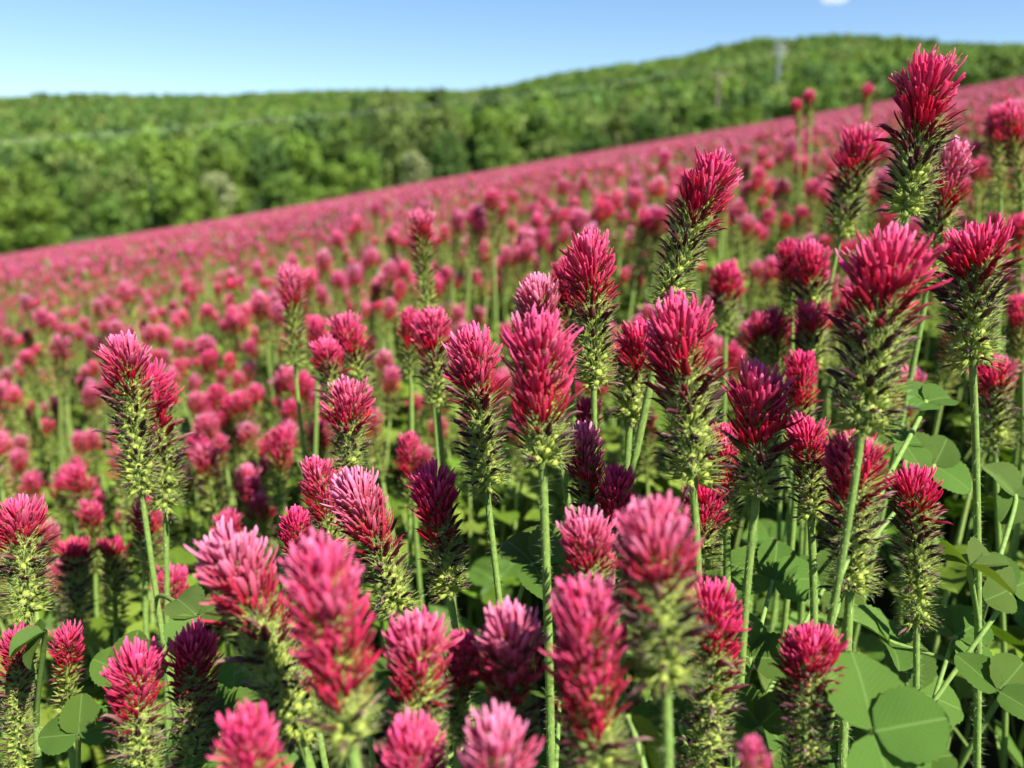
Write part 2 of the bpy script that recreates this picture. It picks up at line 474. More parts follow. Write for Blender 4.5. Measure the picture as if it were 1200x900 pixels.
def build_head(rg, L, W, red, N=92, lod=0, pale=.3, purple=0.0, wither=.7):
    """returns Geo of axis + calyces + husks, and the list of open florets"""
    bend, t, lo, dark, M, pos, ln, age = head_layout(rg, L, W, red, N)
    g = Geo()
    A = path_tube(np.array([(bend * q * q * L, 0, q * L - .001) for q in (0, .25, .5, .75)]), [.0017, .0016, .0014, .0011], 6 if lod == 0 else 4, (.22, .32, .07))
    g.add(*A)
    tint = rg.uniform(.85, 1.12, (N, 1))
    for v in (0, 1):
        sel = np.where((np.arange(N) % 2 == v) & (t < .965))[0]
        V, T, S = CAL[(lod, v)]
        ms = M[sel] * ln[sel, None, None] * np.where(t[sel] > lo[sel], .58, 1.05)[:, None, None]
        VV, TT = spread(V, T, ms, pos[sel])
        basec = np.array([.43, .51, .095]) if lod == 0 else np.array([.42, .47, .11])
        tipc_g, tipc_d = np.array([.33, .40, .09]), np.array([.12, .06, .05])
        C = np.zeros((len(sel), len(V), 3))
        s1 = np.clip(S, 0, 1)[None, :, None]
        dk = (np.clip((t[sel] - .10) / .25, 0, 1) * wither * .40 + .05)[:, None, None] * rg.uniform(.5, 1.2, (len(sel), 1, 1))
        dk = np.clip(dk, 0, 1)
        tipc = tipc_g * (1 - dk) + tipc_d * dk
        C[:] = basec * (1 - s1 ** 1.5) + tipc * s1 ** 1.5
        C[:, S > 1.5] = np.array([.44, .52, .22])
        C *= tint[sel][:, None]
        g.add(VV, TT, C.reshape(-1, 3))
    # withered petals below the open ones
    V, T, S = HUSK[lod]
    keep = rg.random(N) < np.where(t < .2 * lo, .20 + .35 * wither, .30 + .40 * wither + .30 * np.clip(t / lo, 0, 1))
    sel = np.where((t <= lo) & keep)[0]
    if len(sel):
        sc_ = ln[sel] * np.interp(t[sel] / lo[sel], [0, .6, 1], [.90, 1.14, 1.22]) * rg.uniform(.8, 1.15, len(sel))
        VV, TT = spread(V, T, M[sel] * sc_[:, None, None], pos[sel])
        f = np.clip((t[sel] - dark[sel]) / np.maximum(1e-3, lo - dark)[sel], 0, 1)[:, None]
        c0 = np.array([.055, .012, .022]) * (1 - f) + np.array([.26, .004, .014]) * f
        c1 = np.array([.10, .045, .05]) * (1 - f) + np.array([.30, .008, .028]) * f
        odd = (rg.random((len(sel), 1)) < .14)
        c1 = np.where(odd, np.array([.34, .20, .17]), c1)
        C = c0[:, None] * (1 - S[None, :, None]) + c1[:, None] * S[None, :, None]
        g.add(VV, TT, C.reshape(-1, 3))
    # tiny pale buds on the very top
    op = np.where((t > lo) & (t <= .985))[0]
    fl = []
    for i in op:
        fl.append((int(rg.choice([0, 0, 1, 1, 2])), M[i] * ln[i] * rg.uniform(.92, 1.1), pos[i], float(np.clip(age[i] + rg.normal(0, .08), 0, 1)), float(rg.uniform(.86, 1.12)),
                   float(np.clip(pale + rg.normal(0, .12), 0, 1))))
    bud = np.where(t > .985)[0]
    if len(bud):
        V, T, S = FLO[(min(lod, 1), 0)]
        VV, TT = spread(V, T, M[bud] * (ln[bud] * .62)[:, None, None], pos[bud])
        g.add(VV, TT, np.array([.50, .38, .12]))
    return g, fl

def florets_geo(fl, lod, g=None):
    g = g or Geo()
    for (v, M, p, a, j, pl) in fl:
        V, T, S = FLO[(lod, v)]
        g.add(V @ M.T + p, T, petal_cols(a, pl, S, j))
    return g

# shared meshes for florets that are objects of their own (age steps x shapes x paleness)
FLM = {}
def floret_mesh(v, age, pale):
    k = (v, min(7, int(age * 8)), min(3, int(pale * 4)))
    if k not in FLM:
        V, T, S = FLO[(0, v)]
        g = Geo().add(V, T, petal_cols((k[1] + .5) / 8, (k[2] + .5) / 4, S, 1.0))
        FLM[k] = mesh_from('floret', g, M_PETAL)
    return FLM[k]

# leaves ------------------------------------------------------------
def leaflet_arrays(fold=.25, curl=.15, nu=9, nv=6, teeth=True, wide=.92, seed=0):
    """unit leaflet: base at 0, along +y, normal +z"""
    rg = np.random.default_rng(seed)
    u = np.linspace(0, 1, nu); v = np.linspace(-1, 1, nv + 1)
    U, Vv = np.meshgrid(u, v, indexing='ij')
    half = wide * .5 * np.sin(np.pi * np.clip(U, 0, 1) ** .72) ** .62
    if teeth: half = half * (1 + .035 * np.where(np.arange(nu) % 2, 1, -1)[:, None] * (np.abs(Vv) > .95))
    x = Vv * half
    y = U - .10 * np.abs(Vv) * (U > .8) * (U - .8) * 5 * .0 + .06 * Vv ** 2 * np.sin(np.pi * U)
    z = fold * np.abs(x) - curl * (U - .35) ** 2 + .02 * np.sin(U * 9 + seed) * np.abs(Vv)
    V = np.stack([x, y, z], -1).reshape(-1, 3)
    w_ = nv + 1
    i = np.arange(nu - 1)[:, None] * w_; k = np.arange(nv)[None]
    T = np.concatenate([np.stack([i + k, i + k + 1, i + k + 1 + w_], -1).reshape(-1, 3), np.stack([i + k, i + k + 1 + w_, i + k + w_], -1).reshape(-1, 3)])
    uv = np.stack([.5 + x, U], -1).reshape(-1, 2)
    return V, T, uv
LEAF_COLS = [np.array([.088, .160, .022]), np.array([.072, .142, .018]), np.array([.110, .182, .034])]
LEAFLETS = []
for q in range(6):
    V, T, uv = leaflet_arrays(fold=[.18, .35, .55, .1, .28, .8][q], curl=[.12, .3, .2, .25, .05, .1][q], wide=[.95, .9, .98, 1.02, .86, .95][q], seed=q, nu=19, nv=8)
    LEAFLETS.append(mesh_from('leaflet', (V, T, np.tile(LEAF_COLS[q % 3], (len(V), 1))), M_LEAF, uv=uv))

def leaf_frame(normal, fwd):
    n = np.asarray(normal, float); n /= np.linalg.norm(n)
    y = np.asarray(fwd, float); y = y - n * (y @ n); y /= np.linalg.norm(y)
    return np.stack([np.cross(y, n), y, n], 1)

def add_leaf(plant, base, start, centre, size, normal, fwd, rg, spreadang=95, shape=None):
    """petiole (the leaf part's own mesh) from start to centre with three leaflets as sub-parts; all in the plant's frame"""
    start = np.asarray(start) - base; centre = np.asarray(centre) - base
    Rm = leaf_frame(normal, fwd)
    mid = (start + centre) / 2 + np.array([0, 0, .15 * np.linalg.norm(centre - start)])
    P = bez(start, start * .5 + mid * .5, centre - Rm[:, 1] * .15 * size + mid * 0, centre, 8)
    g = Geo().add(*path_tube(P, .0009, 6, (.20, .31, .07)))
    lf = link('leaf', mesh_from('petiole', g, M_STEM), plant)
    q = shape if shape is not None else int(rg.integers(0, 5))
    for k, a in enumerate((-spreadang, 0, spreadang)):
        an = R(a) + rg.normal(0, .08)
        c, s = math.cos(an), math.sin(an)
        Rz = np.array([[c, -s, 0], [s, c, 0], [0, 0, 1]])
        tl = rg.normal(0, .18)
        Rx = np.array([[1, 0, 0], [0, math.cos(tl), -math.sin(tl)], [0, math.sin(tl), math.cos(tl)]])
        link('leaflet', LEAFLETS[(q + (k == 1)) % 5 if q < 5 else q], lf, m4(Rm @ Rz @ Rx * size * rg.uniform(.92, 1.06), centre))
    return lf

def stem_geo(P, r0, r1, sides, hair, rg, c=(.20, .31, .065)):
    g = Geo()
    V, T, C = path_tube(P, np.linspace(r0, r1, len(P)), sides, np.array(c), np.array(c) * 1.1)
    g.add(V, T, C)
    if hair:
        n = hair
        d = np.gradient(P, axis=0)
        k = rg.uniform(0, len(P) - 1.01, n); i = k.astype(int); f = (k - i)[:, None]
        c_ = P[i] * (1 - f) + P[i + 1] * f
        dd = d[i] / np.linalg.norm(d[i], axis=1)[:, None]
        rv = rg.normal(size=(n, 3)); rv -= dd * np.sum(rv * dd, 1)[:, None]; rv /= np.linalg.norm(rv, axis=1)[:, None]
        rr = (r0 + (r1 - r0) * k / (len(P) - 1))[:, None] * .95
        b = c_ + rv * rr; tip = b + (rv * .85 + rg.normal(0, .35, (n, 3))) * rg.uniform(.0008, .0024, (n, 1))
        sd = np.cross(rv, dd) * .00007
        VV = np.stack([b - sd, b + sd, tip], 1).reshape(-1, 3)
        g.add(VV, np.arange(3 * n).reshape(-1, 3), (.36, .45, .20))
    return g

# ------------------------------------------------------------------ hero plants, measured in the photograph
# x_top, y_top, x_base, y_base of the head (photo px), width px, share of red, distance m, paleness, withering, label
HEROES = [
 (1092,66,1062,250,80,.50,.270,.35,.95,'tallest crimson clover, leaning dark-bristled head rising above the field edge to the hill'),
 (827,180,781,358,70,.42,.285,.30,.95,'slender crimson clover leaning over with blackish bristled lower head and bright pink tuft'),
 (1012,150,985,276,60,.48,.420,.35,.85,'soft-focus leaning crimson clover just behind the tallest dark-bristled one'),
 (1116,166,1088,330,52,.42,.360,.95,.60,'crimson clover with whitish pink crown tucked beside the tallest dark-bristled head'),
 (1168,124,1172,232,36,.42,.560,.60,.60,'crimson clover with flat pale crown, one of two side by side below the field crest'),
 (1196,120,1198,250,38,.42,.520,.55,.60,'crimson clover with pale crown beside its twin, bushy green below'),
 (1128,266,1140,425,88,.34,.265,.25,.90,'crimson clover with rosette of green bristles wider than its small pink tuft'),
 (1040,275,1010,505,108,.44,.225,.40,.80,'largest long-bodied crimson clover, broad green bristly skirt below a wide pink crown'),
 (953,285,950,372,54,.62,.420,.35,.50,'blurry rounded pink clover head beside a dark purple one'),
 (925,282,928,372,36,.60,.440,.05,.90,'dark purple shaded clover head beside a rounded pink one'),
 (851,310,850,392,44,.55,.520,.30,.50,'out-of-focus pink clover behind the leaning slender one'),
 (890,366,890,450,40,.45,.440,.40,.60,'small pink clover in the huddle beside the big shaded purple head'),
 (915,360,914,455,38,.42,.450,.35,.80,'small pink clover standing between two others in the dark huddle'),
 (955,352,952,430,50,.50,.420,.30,.50,'bushy bright pink clover at the end of the dark huddle'),
 (940,412,935,520,46,.55,.360,.05,.90,'purple shaded clover pressed against the largest green-skirted head'),
 (800,352,812,565,92,.46,.245,.45,.75,'broad sharp crimson clover with tiered red tuft over a fluffy green base'),
 (745,376,738,492,62,.50,.330,.30,.80,'purple-shaded clover squeezed between two sunlit tall heads'),
 (691,274,696,452,68,.50,.290,.45,.75,'upright sharply focused crimson clover with dome of pink petals over dark red'),
 (661,300,668,410,42,.62,.335,.30,.70,'narrow crimson clover hugging the back of the upright domed one'),
 (618,328,645,470,66,.45,.325,.92,.60,'crimson clover with spiky whitish petals peeping behind the big soft crimson head'),
 (635,370,636,545,94,.68,.238,.45,.55,'big solid crimson clover, almost all petals, slightly soft focus'),
 (549,390,570,572,70,.42,.278,.50,.95,'sharp crimson clover with side tuft, purple-tipped husks and yellow-green base'),
 (504,365,513,476,50,.48,.375,.45,.70,'crimson clover with rounded tuft next to the sharp purple-husked one'),
 (479,362,482,440,36,.60,.450,.30,.60,'blurred crimson clover half hidden behind a rounded tuft'),
 (413,370,421,462,48,.55,.420,.45,.60,'domed pink clover above the head with the upright fuller tuft'),
 (388,398,394,488,44,.45,.390,.45,.80,'crimson clover with dark husks in front of the domed pink one'),
 (372,372,372,440,30,.55,.560,.40,.50,'small blurred pink clover peeping behind two dark-husked heads'),
 (410,446,408,552,62,.55,.325,.60,.75,'crimson clover with fan of pink petals above a stem leaning away'),
 (492,246,501,364,38,.34,.470,.80,.55,'lone tall narrow clover with pale tuft over the mid field'),
 (340,312,346,428,40,.42,.460,.80,.45,'lone clover with whitish dome on a long bent pale stem'),
 (136,395,166,576,64,.40,.320,.60,.70,'crimson clover of a leaning pair, silvery pink crown and yellow-green base'),
 (190,431,194,595,64,.46,.335,.20,.75,'crimson clover of a leaning pair, plain red crown without pale tips'),
 (414,556,468,722,76,.50,.285,.95,.80,'clover leaning over with almost white upper petals and long dark body'),
 (372,541,400,690,52,.42,.320,.45,.60,'crimson clover crowded behind the one with almost white petals'),
 (347,597,352,690,46,.60,.300,.05,.85,'dark purple clover in deep shade beside a leaning pale-petalled head'),
 (504,548,527,697,64,.52,.285,.18,.75,'clover shaded to plum with narrow dark upright petals'),
 (268,622,352,862,98,.45,.215,.95,.65,'strongly tilted clover with long pale petals and fluffy lime green base'),
 (374,645,412,872,108,.76,.170,.50,.35,'big blurred bulb-like crimson clover head with petals nearly to its stem'),
 (685,500,694,640,54,.50,.285,.75,.60,'narrow clover with pale lilac tips standing behind a small scarlet one'),
 (724,550,718,650,54,.60,.270,.15,.60,'small scarlet clover with loose pointed petals above two pink crowns'),
 (690,604,698,760,76,.46,.225,.75,.60,'clover with neat pink crown half behind the largest soft pink crown'),
 (770,598,780,800,112,.50,.172,.70,.50,'clover with the largest soft pink crown on a thick straight stem'),
 (842,686,826,905,78,.38,.225,.15,.80,'clover with loose red crown over a brown-tipped bristly body'),
 (680,686,700,935,104,.62,.178,.50,.45,'soft-focus deep pink clover with lime green streaks down its body'),
 (589,716,604,890,86,.52,.200,.85,.70,'clover with rounded pale petals and nearly black shaded lower half'),
 (482,728,494,890,88,.56,.200,.60,.65,'clover with fan of broad pink petals rising beside a small red head'),
 (536,738,536,865,48,.52,.215,.35,.55,'small dense red clover wedged between two wide pink crowns'),
 (572,846,580,1050,100,.60,.165,.85,.40,'low clover with ring of pale pink rounded petals under the black-bodied pale one'),
 (480,856,484,1040,88,.60,.180,.40,.40,'low clover with deep pink petals under the one with fan of broad petals'),
 (290,836,306,1030,80,.66,.170,.30,.50,'low clover with pointed magenta petals under the strongly tilted pale-petalled one'),
 (146,760,166,915,74,.45,.240,.35,.70,'crimson clover with spread red petals beside another head in its shade'),
 (226,738,228,930,64,.36,.250,.25,.80,'crimson clover whose bristly lower body lies in its neighbour\'s shade'),
 (72,735,82,852,42,.40,.310,.30,.40,'small narrow clover with red tuft above a pale spreading calyx base'),
 (20,586,34,720,72,.36,.285,.50,.45,'stout clover with pink crown and yellow-green bristles above a hanging leaf'),
 (2,742,24,905,46,.22,.285,.20,.85,'withered brownish clover head with only a last red tuft'),
 (902,430,886,582,84,.58,.252,.40,.80,'large clover shaded to purple with thick upright petals'),
 (946,490,950,606,58,.50,.280,.25,.60,'red clover partly behind the vivid tufted one'),
 (1006,502,996,692,80,.46,.248,.40,.70,'vivid crimson clover with tall pointed petals above purple-tipped green husks'),
 (1076,550,1074,728,62,.20,.272,.12,.90,'mostly faded clover, brown-tipped green body with a last dark red tuft'),
 (946,736,942,925,74,.30,.222,.25,.90,'clover with shrivelled curling red petals and blackish withered body'),
 (992,758,992,850,40,.60,.330,.40,.40,'small pink clover low down behind two crossing stems'),
 (1160,420,1166,525,54,.38,.385,.20,.60,'red clover seen through behind the green bristle rosette'),
 (1194,250,1197,350,30,.40,.520,.15,.80,'dark narrow clover at the field side below the pale pair'),
 (1198,345,1198,430,34,.55,.460,.35,.50,'rosy clover peeping in beside the green bristle rosette'),
 (893,874,893,1050,44,.70,.155,.60,.40,'lowest clover, only its pink petal tips showing beside the shrivelled one'),
 (851,500,852,618,46,.60,.300,.25,.55,'bright red clover lit between two larger heads'),
 (206,664,204,745,44,.55,.400,.35,.50,'blurred red clover behind two thin crossing stems'),
 (689,468,690,560,40,.50,.360,.20,.70,'small magenta clover in the gap under the big solid crimson head'),
 (326,502,326,590,38,.48,.520,.45,.50,'pink clover standing alone in front of the blurred green middle field'),
 (826,566,822,668,58,.50,.300,.05,.85,'dark maroon clover in the shade under the broad fluffy-based head'),
 (88,634,88,745,44,.06,.430,.10,.20,'faded clover gone all pale green, fuzzy cylinder without petals'),
 (132,632,136,735,40,.10,.440,.10,.30,'fading green clover with barely a trace of red on top'),
 (262,598,264,690,38,.40,.450,.40,.50,'rosy clover behind the strongly tilted pale-petalled one'),
 (168,588,170,668,40,.55,.390,.05,.80,'dark red clover tucked under the leaning pair'),
 (478,508,480,595,36,.62,.430,.40,.50,'blurred crimson clover beyond the gap beside a bent stem'),
 (948,106,949,148,19,.45,1.05,.50,.50,'small clover reaching above the pink field crest beside a shorter neighbour'),
 (936,116,937,152,15,.50,1.10,.30,.50,'shorter clover beside the one reaching above the pink field crest'),
 (1017,98,1015,138,17,.45,1.15,.40,.50,'lone small clover poking above the field crest next to the tallest one'),
 (110,586,112,670,34,.40,.520,.40,.40,'blurred pink clover above the faded green cylinders'),
 (296,560,297,640,30,.50,.560,.35,.40,'small blurred red clover beyond the dark purple shaded one'),
]
FLORET_OBJECTS = 24
GROUP_HERO = 'crimson clover plants standing in the front of the field'
order = sorted(range(len(HEROES)), key=lambda i: -HEROES[i][4] if HEROES[i][1] < 860 else 0)
with_florets = set(order[:FLORET_OBJECTS])
HERO_XY = []
hero_objs = []
for hi, (xt, yt, xb, yb, wpx, red, D, pale, wither, label) in enumerate(HEROES):
    red = red - .05 if red > .25 else red
    wpx = wpx * .95
    rg = np.random.default_rng(500 + hi)
    B = px_point(xb, yb, D)
    Lp = math.hypot(xt - xb, yt - yb) / FPX * D
    Tp = px_point(xt, yt, D - Lp * math.sin(PITCH) * .75)
    ax = Tp - B; L = float(np.linalg.norm(ax)); ax = ax / L
    W = wpx / FPX * D
    hori = np.array([ax[0], ax[1], 0])
    gp = B - hori * .20 + np.array([rg.normal(0, .012), abs(rg.normal(0, .02)), 0])
    gp[2] = ground_z(gp[0], gp[1])
    plant = link('clover_plant', None)
    plant.location = gp
    tag(plant, label, 'clover', GROUP_HERO)
    spin = rg.uniform(0, 6.28)
    Rh = frame(ax, spin)
    N = int(np.clip(172 * (L / W) / 2.3, 110, 205))
    big = wpx >= 40
    g, fl = build_head(rg, L, W, red, N=N if big else int(N * .7), lod=0 if big else 1, pale=pale, wither=wither)
    hd = link('flower_head', mesh_from('flower_head', g, M_CALYX), plant, m4(Rh, B - gp))
    if hi in with_florets:
        for (v, M, p, a, j, pl) in fl:
            link('floret', floret_mesh(v, a, pl), hd, m4(M, p))
    elif fl:
        fo = link('florets', mesh_from('florets', florets_geo(fl, 0 if big else 1), M_PETAL), hd)
        fo['kind'] = 'stuff'
    # stem
    P = bez(B + ax * .002, B - ax * .11, gp + np.array([0, 0, .14]), gp - np.array([0, 0, .01]), 22)
    P = P + np.array([1, 0, 0]) * (np.sin(np.linspace(0, 5, 22)) * rg.normal(0, .0012))[:, None]
    rs = .00128 * rg.uniform(.85, 1.15)
    g = stem_geo(P - gp, rs, rs * 1.35, 9, 1500 if wpx > 55 else 0, rg)
    link('stem', mesh_from('stem', g, M_STEM), plant)
    HERO_XY.append((B[0], B[1], D)); hero_objs.append((plant, gp, P))
    # its own leaves, lower on the stem
    if wpx >= 40:
        for k in range(int(rg.integers(2, 4))):
            f = int(rg.integers(7, 17)); st = P[f]
            an = rg.uniform(0, 6.283); pl_ = rg.uniform(.02, .055)
            c = st + np.array([math.cos(an) * pl_, math.sin(an) * pl_ + .008, rg.uniform(.0, .025)])
            if np.linalg.norm(c - CAM) < .19: continue
            nrm = np.array([rg.normal(.15, .35), rg.normal(-.25, .35), 1])
            add_leaf(plant, gp, st, c, rg.uniform(.017, .027), nrm, (math.cos(an), math.sin(an), 0), rg)

# leaves that the photograph shows singly: plant index, centre px, depth, size m, normal, forward, shape
def hero_index(x, y): return min(range(len(HEROES)), key=lambda i: abs(HEROES[i][2] - x) + abs(HEROES[i][3] - y))
SEEN_LEAVES = [
 ((996,692), (1024,857), .205, .0285, (.08,-.72,.75), (1.0,.12,.05), 84, 3),
 ((166,576), (232,722), .262, .022, (-.1,-.35,.9), (.25,.0,.25), 120, 2),
 ((1140,425), (1137,662), .262, .022, (.3,-.2,.9), (.8,.25,.2), 70, 5),
 ((1010,505), (1085,470), .300, .023, (.2,-.35,.9), (-.1,.1,.8), 100, 1),
 ((1010,505), (1060,520), .31, .024, (.1,-.25,.95), (.6,.2,.2), 110, 0),
 ((1062,250), (1095,545), .33, .028, (.1,-.7,.75), (.4,.2,.5), 90, 3),
 ((886,582), (905,680), .31, .030, (.1,-.75,.7), (.2,.3,.7), 80, 0),
 ((886,582), (965,690), .33, .030, (-.1,-.7,.75), (.3,.3,.5), 85, 3),
 ((812,565), (880,770), .27, .028, (.2,-.7,.75), (.1,.3,.6), 90, 4),
 ((1074,728), (1120,745), .30, .026, (.2,-.6,.8), (.6,.2,.3), 90, 0),
 ((1074,728), (1185,690), .29, .022, (.1,-.75,.65), (-.2,.2,.7), 90, 3),
 ((1140,425), (1190,580), .33, .026, (.2,-.6,.8), (-.4,.2,.5), 95, 1),
 ((1140,425), (1170,810), .25, .024, (.1,-.65,.75), (.5,.2,.3), 90, 4),
 ((570,572), (625,660), .30, .030, (-.1,-.3,.95), (.5,.3,.2), 95, 1),
 ((697,452), (650,650), .33, .028, (.0,-.65,.8), (.4,.3,.5), 90, 0),
 ((34,720), (52,740), .26, .020, (-.5,-.3,.5), (-.1,-.1,-.9), 35, 1),
 ((82,852), (92,860), .27, .022, (.1,-.7,.7), (-.1,.2,.7), 80, 4),
 ((166,915), (150,790), .30, .024, (.2,-.7,.7), (.1,.2,.7), 80, 0),
 ((352,862), (255,850), .25, .024, (.2,-.6,.7), (-.3,.2,.6), 90, 3),
 ((780,800), (735,840), .20, .026, (-.5,-.6,.4), (.1,.1,-.9), 40, 2),
 ((942,925), (890,850), .235, .020, (.2,-.7,.7), (-.4,.2,.6), 90, 0),
 ]
for k, (hk, cpx, dep, size, nrm, fwd, ang, shp) in enumerate(SEEN_LEAVES):
    rg = np.random.default_rng(900 + k)
    plant, gp, P = hero_objs[hero_index(*hk)]
    c = px_point(cpx[0], cpx[1], dep)
    f = int(np.argmin(np.linalg.norm(P[3:] - (c - np.array([0, 0, .03])), axis=1))) + 3
    add_leaf(plant, gp, P[f], c, size * (.78 if k == 0 else .66), nrm, fwd, rg, ang, shp)

# ------------------------------------------------------------------ middle plants: six kinds built once, then copied one by one
MID_KINDS = [
 (.058, .0215, .38, .60, .55, 'pink-topped clover with green bristly body'),
 (.048, .0225, .48, .75, .45, 'short domed rose-pink clover'),
 (.060, .022, .30, .45, .60, 'long green-bodied clover with small red tuft'),
 (.052, .0215, .44, .35, .80, 'deep crimson clover with dark husks'),
 (.054, .0215, .42, .95, .50, 'pale-crowned pink clover'),
 (.048, .020, .20, .20, .45, 'fading clover, mostly green with reddish tip,'),
]
def mid_leaf_geo(g, rg, h):
    for k in range(int(rg.integers(3, 6))):
        z = h * rg.uniform(.35, .80); an = rg.uniform(0, 6.283); l = rg.uniform(.02, .05)
        c = np.array([math.cos(an) * l, math.sin(an) * l, z + .02])
        Rm = leaf_frame((rg.normal(0, .35), rg.normal(0, .35), 1), (math.cos(an), math.sin(an), 0))
        V, T, uv = leaflet_arrays(fold=.3, curl=.2, nu=5, nv=2, teeth=False)
        cc = LEAF_COLS[int(rg.integers(0, 3))]
        for a in (-95, 0, 95):
            q = R(a); Rz = np.array([[math.cos(q), -math.sin(q), 0], [math.sin(q), math.cos(q), 0], [0, 0, 1]])
            g.add((V * rg.uniform(.018, .026)) @ (Rm @ Rz).T + c, T, cc * np.array([1.45, 1.25, .9]) * rg.uniform(.85, 1.2))
        g.add(*path_tube(np.array([(0, 0, z - .01), c * .5 + np.array([0, 0, .5 * z]), c]), .0008, 3, (.20, .31, .07)))
    return g

H0 = .285                                   # stem length of a middle plant
def mid_prototype(k, lod, rg):
    L, W, red, pale, wither, label = MID_KINDS[k]
    lean = np.array([rg.normal(0, .10), rg.normal(0, .10), 1.0]); lean /= np.linalg.norm(lean)
    top = np.array([lean[0] * .16, lean[1] * .16, H0])
    P = bez(np.array([0, 0, -.02]), np.array([0, 0, .12]), top - lean * .10, top + lean * .002, 9 if lod == 1 else 5)
    g, fl = build_head(rg, L, W, red, N=84 if lod == 1 else 44, lod=lod, pale=pale, wither=wither)
    return L, lean, top, P, g, fl, label

GROUP_MID = 'crimson clover plants of the middle field'
protos = []
for k in range(6):
    rg = np.random.default_rng(40 + k)
    L, lean, top, P, g, fl, label = mid_prototype(k, 1, rg)
    pl = link('clover_plant', None); tag(pl, label, 'clover', GROUP_MID)
    hd = link('flower_head', mesh_from('flower_head', g, M_CALYX), pl, m4(frame(lean), top))
    fo = link('florets', mesh_from('florets', florets_geo(fl, 1), M_PETAL), hd); fo['kind'] = 'stuff'
    link('stem', mesh_from('stem', stem_geo(P, .0017, .0014, 5, 0, rg, (.27, .37, .09)), M_STEM), pl)
    V, T, C = mid_leaf_geo(Geo(), rg, H0).arrays()
    lf = link('leaves', mesh_from('leaves', (V, T, C), M_PLANT), pl); lf['kind'] = 'stuff'
    protos.append(pl)

def keep_clear(x, y, top_z):
    """no middle plant inside the front plants' space"""
    d = y * math.cos(PITCH) + (CAM[2] - top_z) * math.sin(PITCH)
    return d

def field_spots(rg, rmin, rmax, dens, az=R(80)):
    area = az * (rmax ** 2 - rmin ** 2)
    n = int(area * dens)
    r = np.sqrt(rg.uniform(rmin ** 2, rmax ** 2, n)); a = rg.uniform(-az, az, n)
    return r * np.sin(a), r * np.cos(a)

rg = np.random.default_rng(77)
mx, my = field_spots(rg, .48, 4.2, 760)
rr_ = np.hypot(mx, my)
# bare-ish drifts and tall tufts, as in any sown field
drift = np.sin(mx * 3.1 + 1.0) * np.cos(my * 2.3 + mx * 1.1) + .6 * np.sin(mx * 7.0 + my * 5.0)
keep = rg.random(len(mx)) < np.clip(.78 + .20 * drift, .35, 1)
keep &= ~((rr_ < .54) & (np.abs(mx) < .5 * my))
mx, my, rr_ = mx[keep], my[keep], rr_[keep]
keep2 = rg.random(len(mx)) < np.clip(1.25 - rr_ * .25, .66, 1)
mx, my, rr_ = mx[keep2], my[keep2], rr_[keep2]
hgt = np.clip(rg.normal(.378, .036, len(mx)) - .06 * sstep(-.15, .7, -mx), .25, .46)
hgt = np.where(rg.random(len(mx)) < .06, hgt + .045, hgt)
hgt = np.where(rr_ < .9, np.minimum(hgt, .295 + .06 * rg.random(len(mx)) + .03 * sstep(0, .3, mx)), hgt)
kind = rg.choice(6, len(mx), p=[.26, .24, .13, .16, .13, .08])
spin = rg.uniform(0, 6.283, len(mx))
zz = ground_z(mx, my)
# in the picture?
depth = my * math.cos(PITCH) + (CAM[2] - zz - hgt) * math.sin(PITCH)
upc = my * math.sin(PITCH) + (zz + hgt - CAM[2]) * math.cos(PITCH)
ix = 600 + FPX * mx / depth; iy = 450 - FPX * upc / depth
inside = (ix > -10) & (ix < 1210) & (iy > -10) & (iy < 910)
cand = np.where(inside)[0]
cand = cand[np.argsort(rr_[cand])][:300 - len(HEROES)]
single = np.zeros(len(mx), bool); single[cand] = True
used = [False] * 6
for i in cand:
    k = int(kind[i])
    if used[k]: o = copy_tree(protos[k])
    else: o = protos[k]; used[k] = True
    s = float(hgt[i] / (H0 + MID_KINDS[k][0]))
    o.location = (mx[i], my[i], zz[i]); o.rotation_euler = (0, 0, float(spin[i])); o.scale = (s, s, s)
    side = 'on the downhill side of the middle field' if mx[i] < -.25 else ('on the uphill side of the middle field' if mx[i] > .25 else 'straight behind the tall front heads')
    o['label'] = MID_KINDS[k][5] + ' ' + side
for k in range(6):
    if not used[k]:
        for ch in list(protos[k].children_recursive) + [protos[k]]: bpy.data.objects.remove(ch)

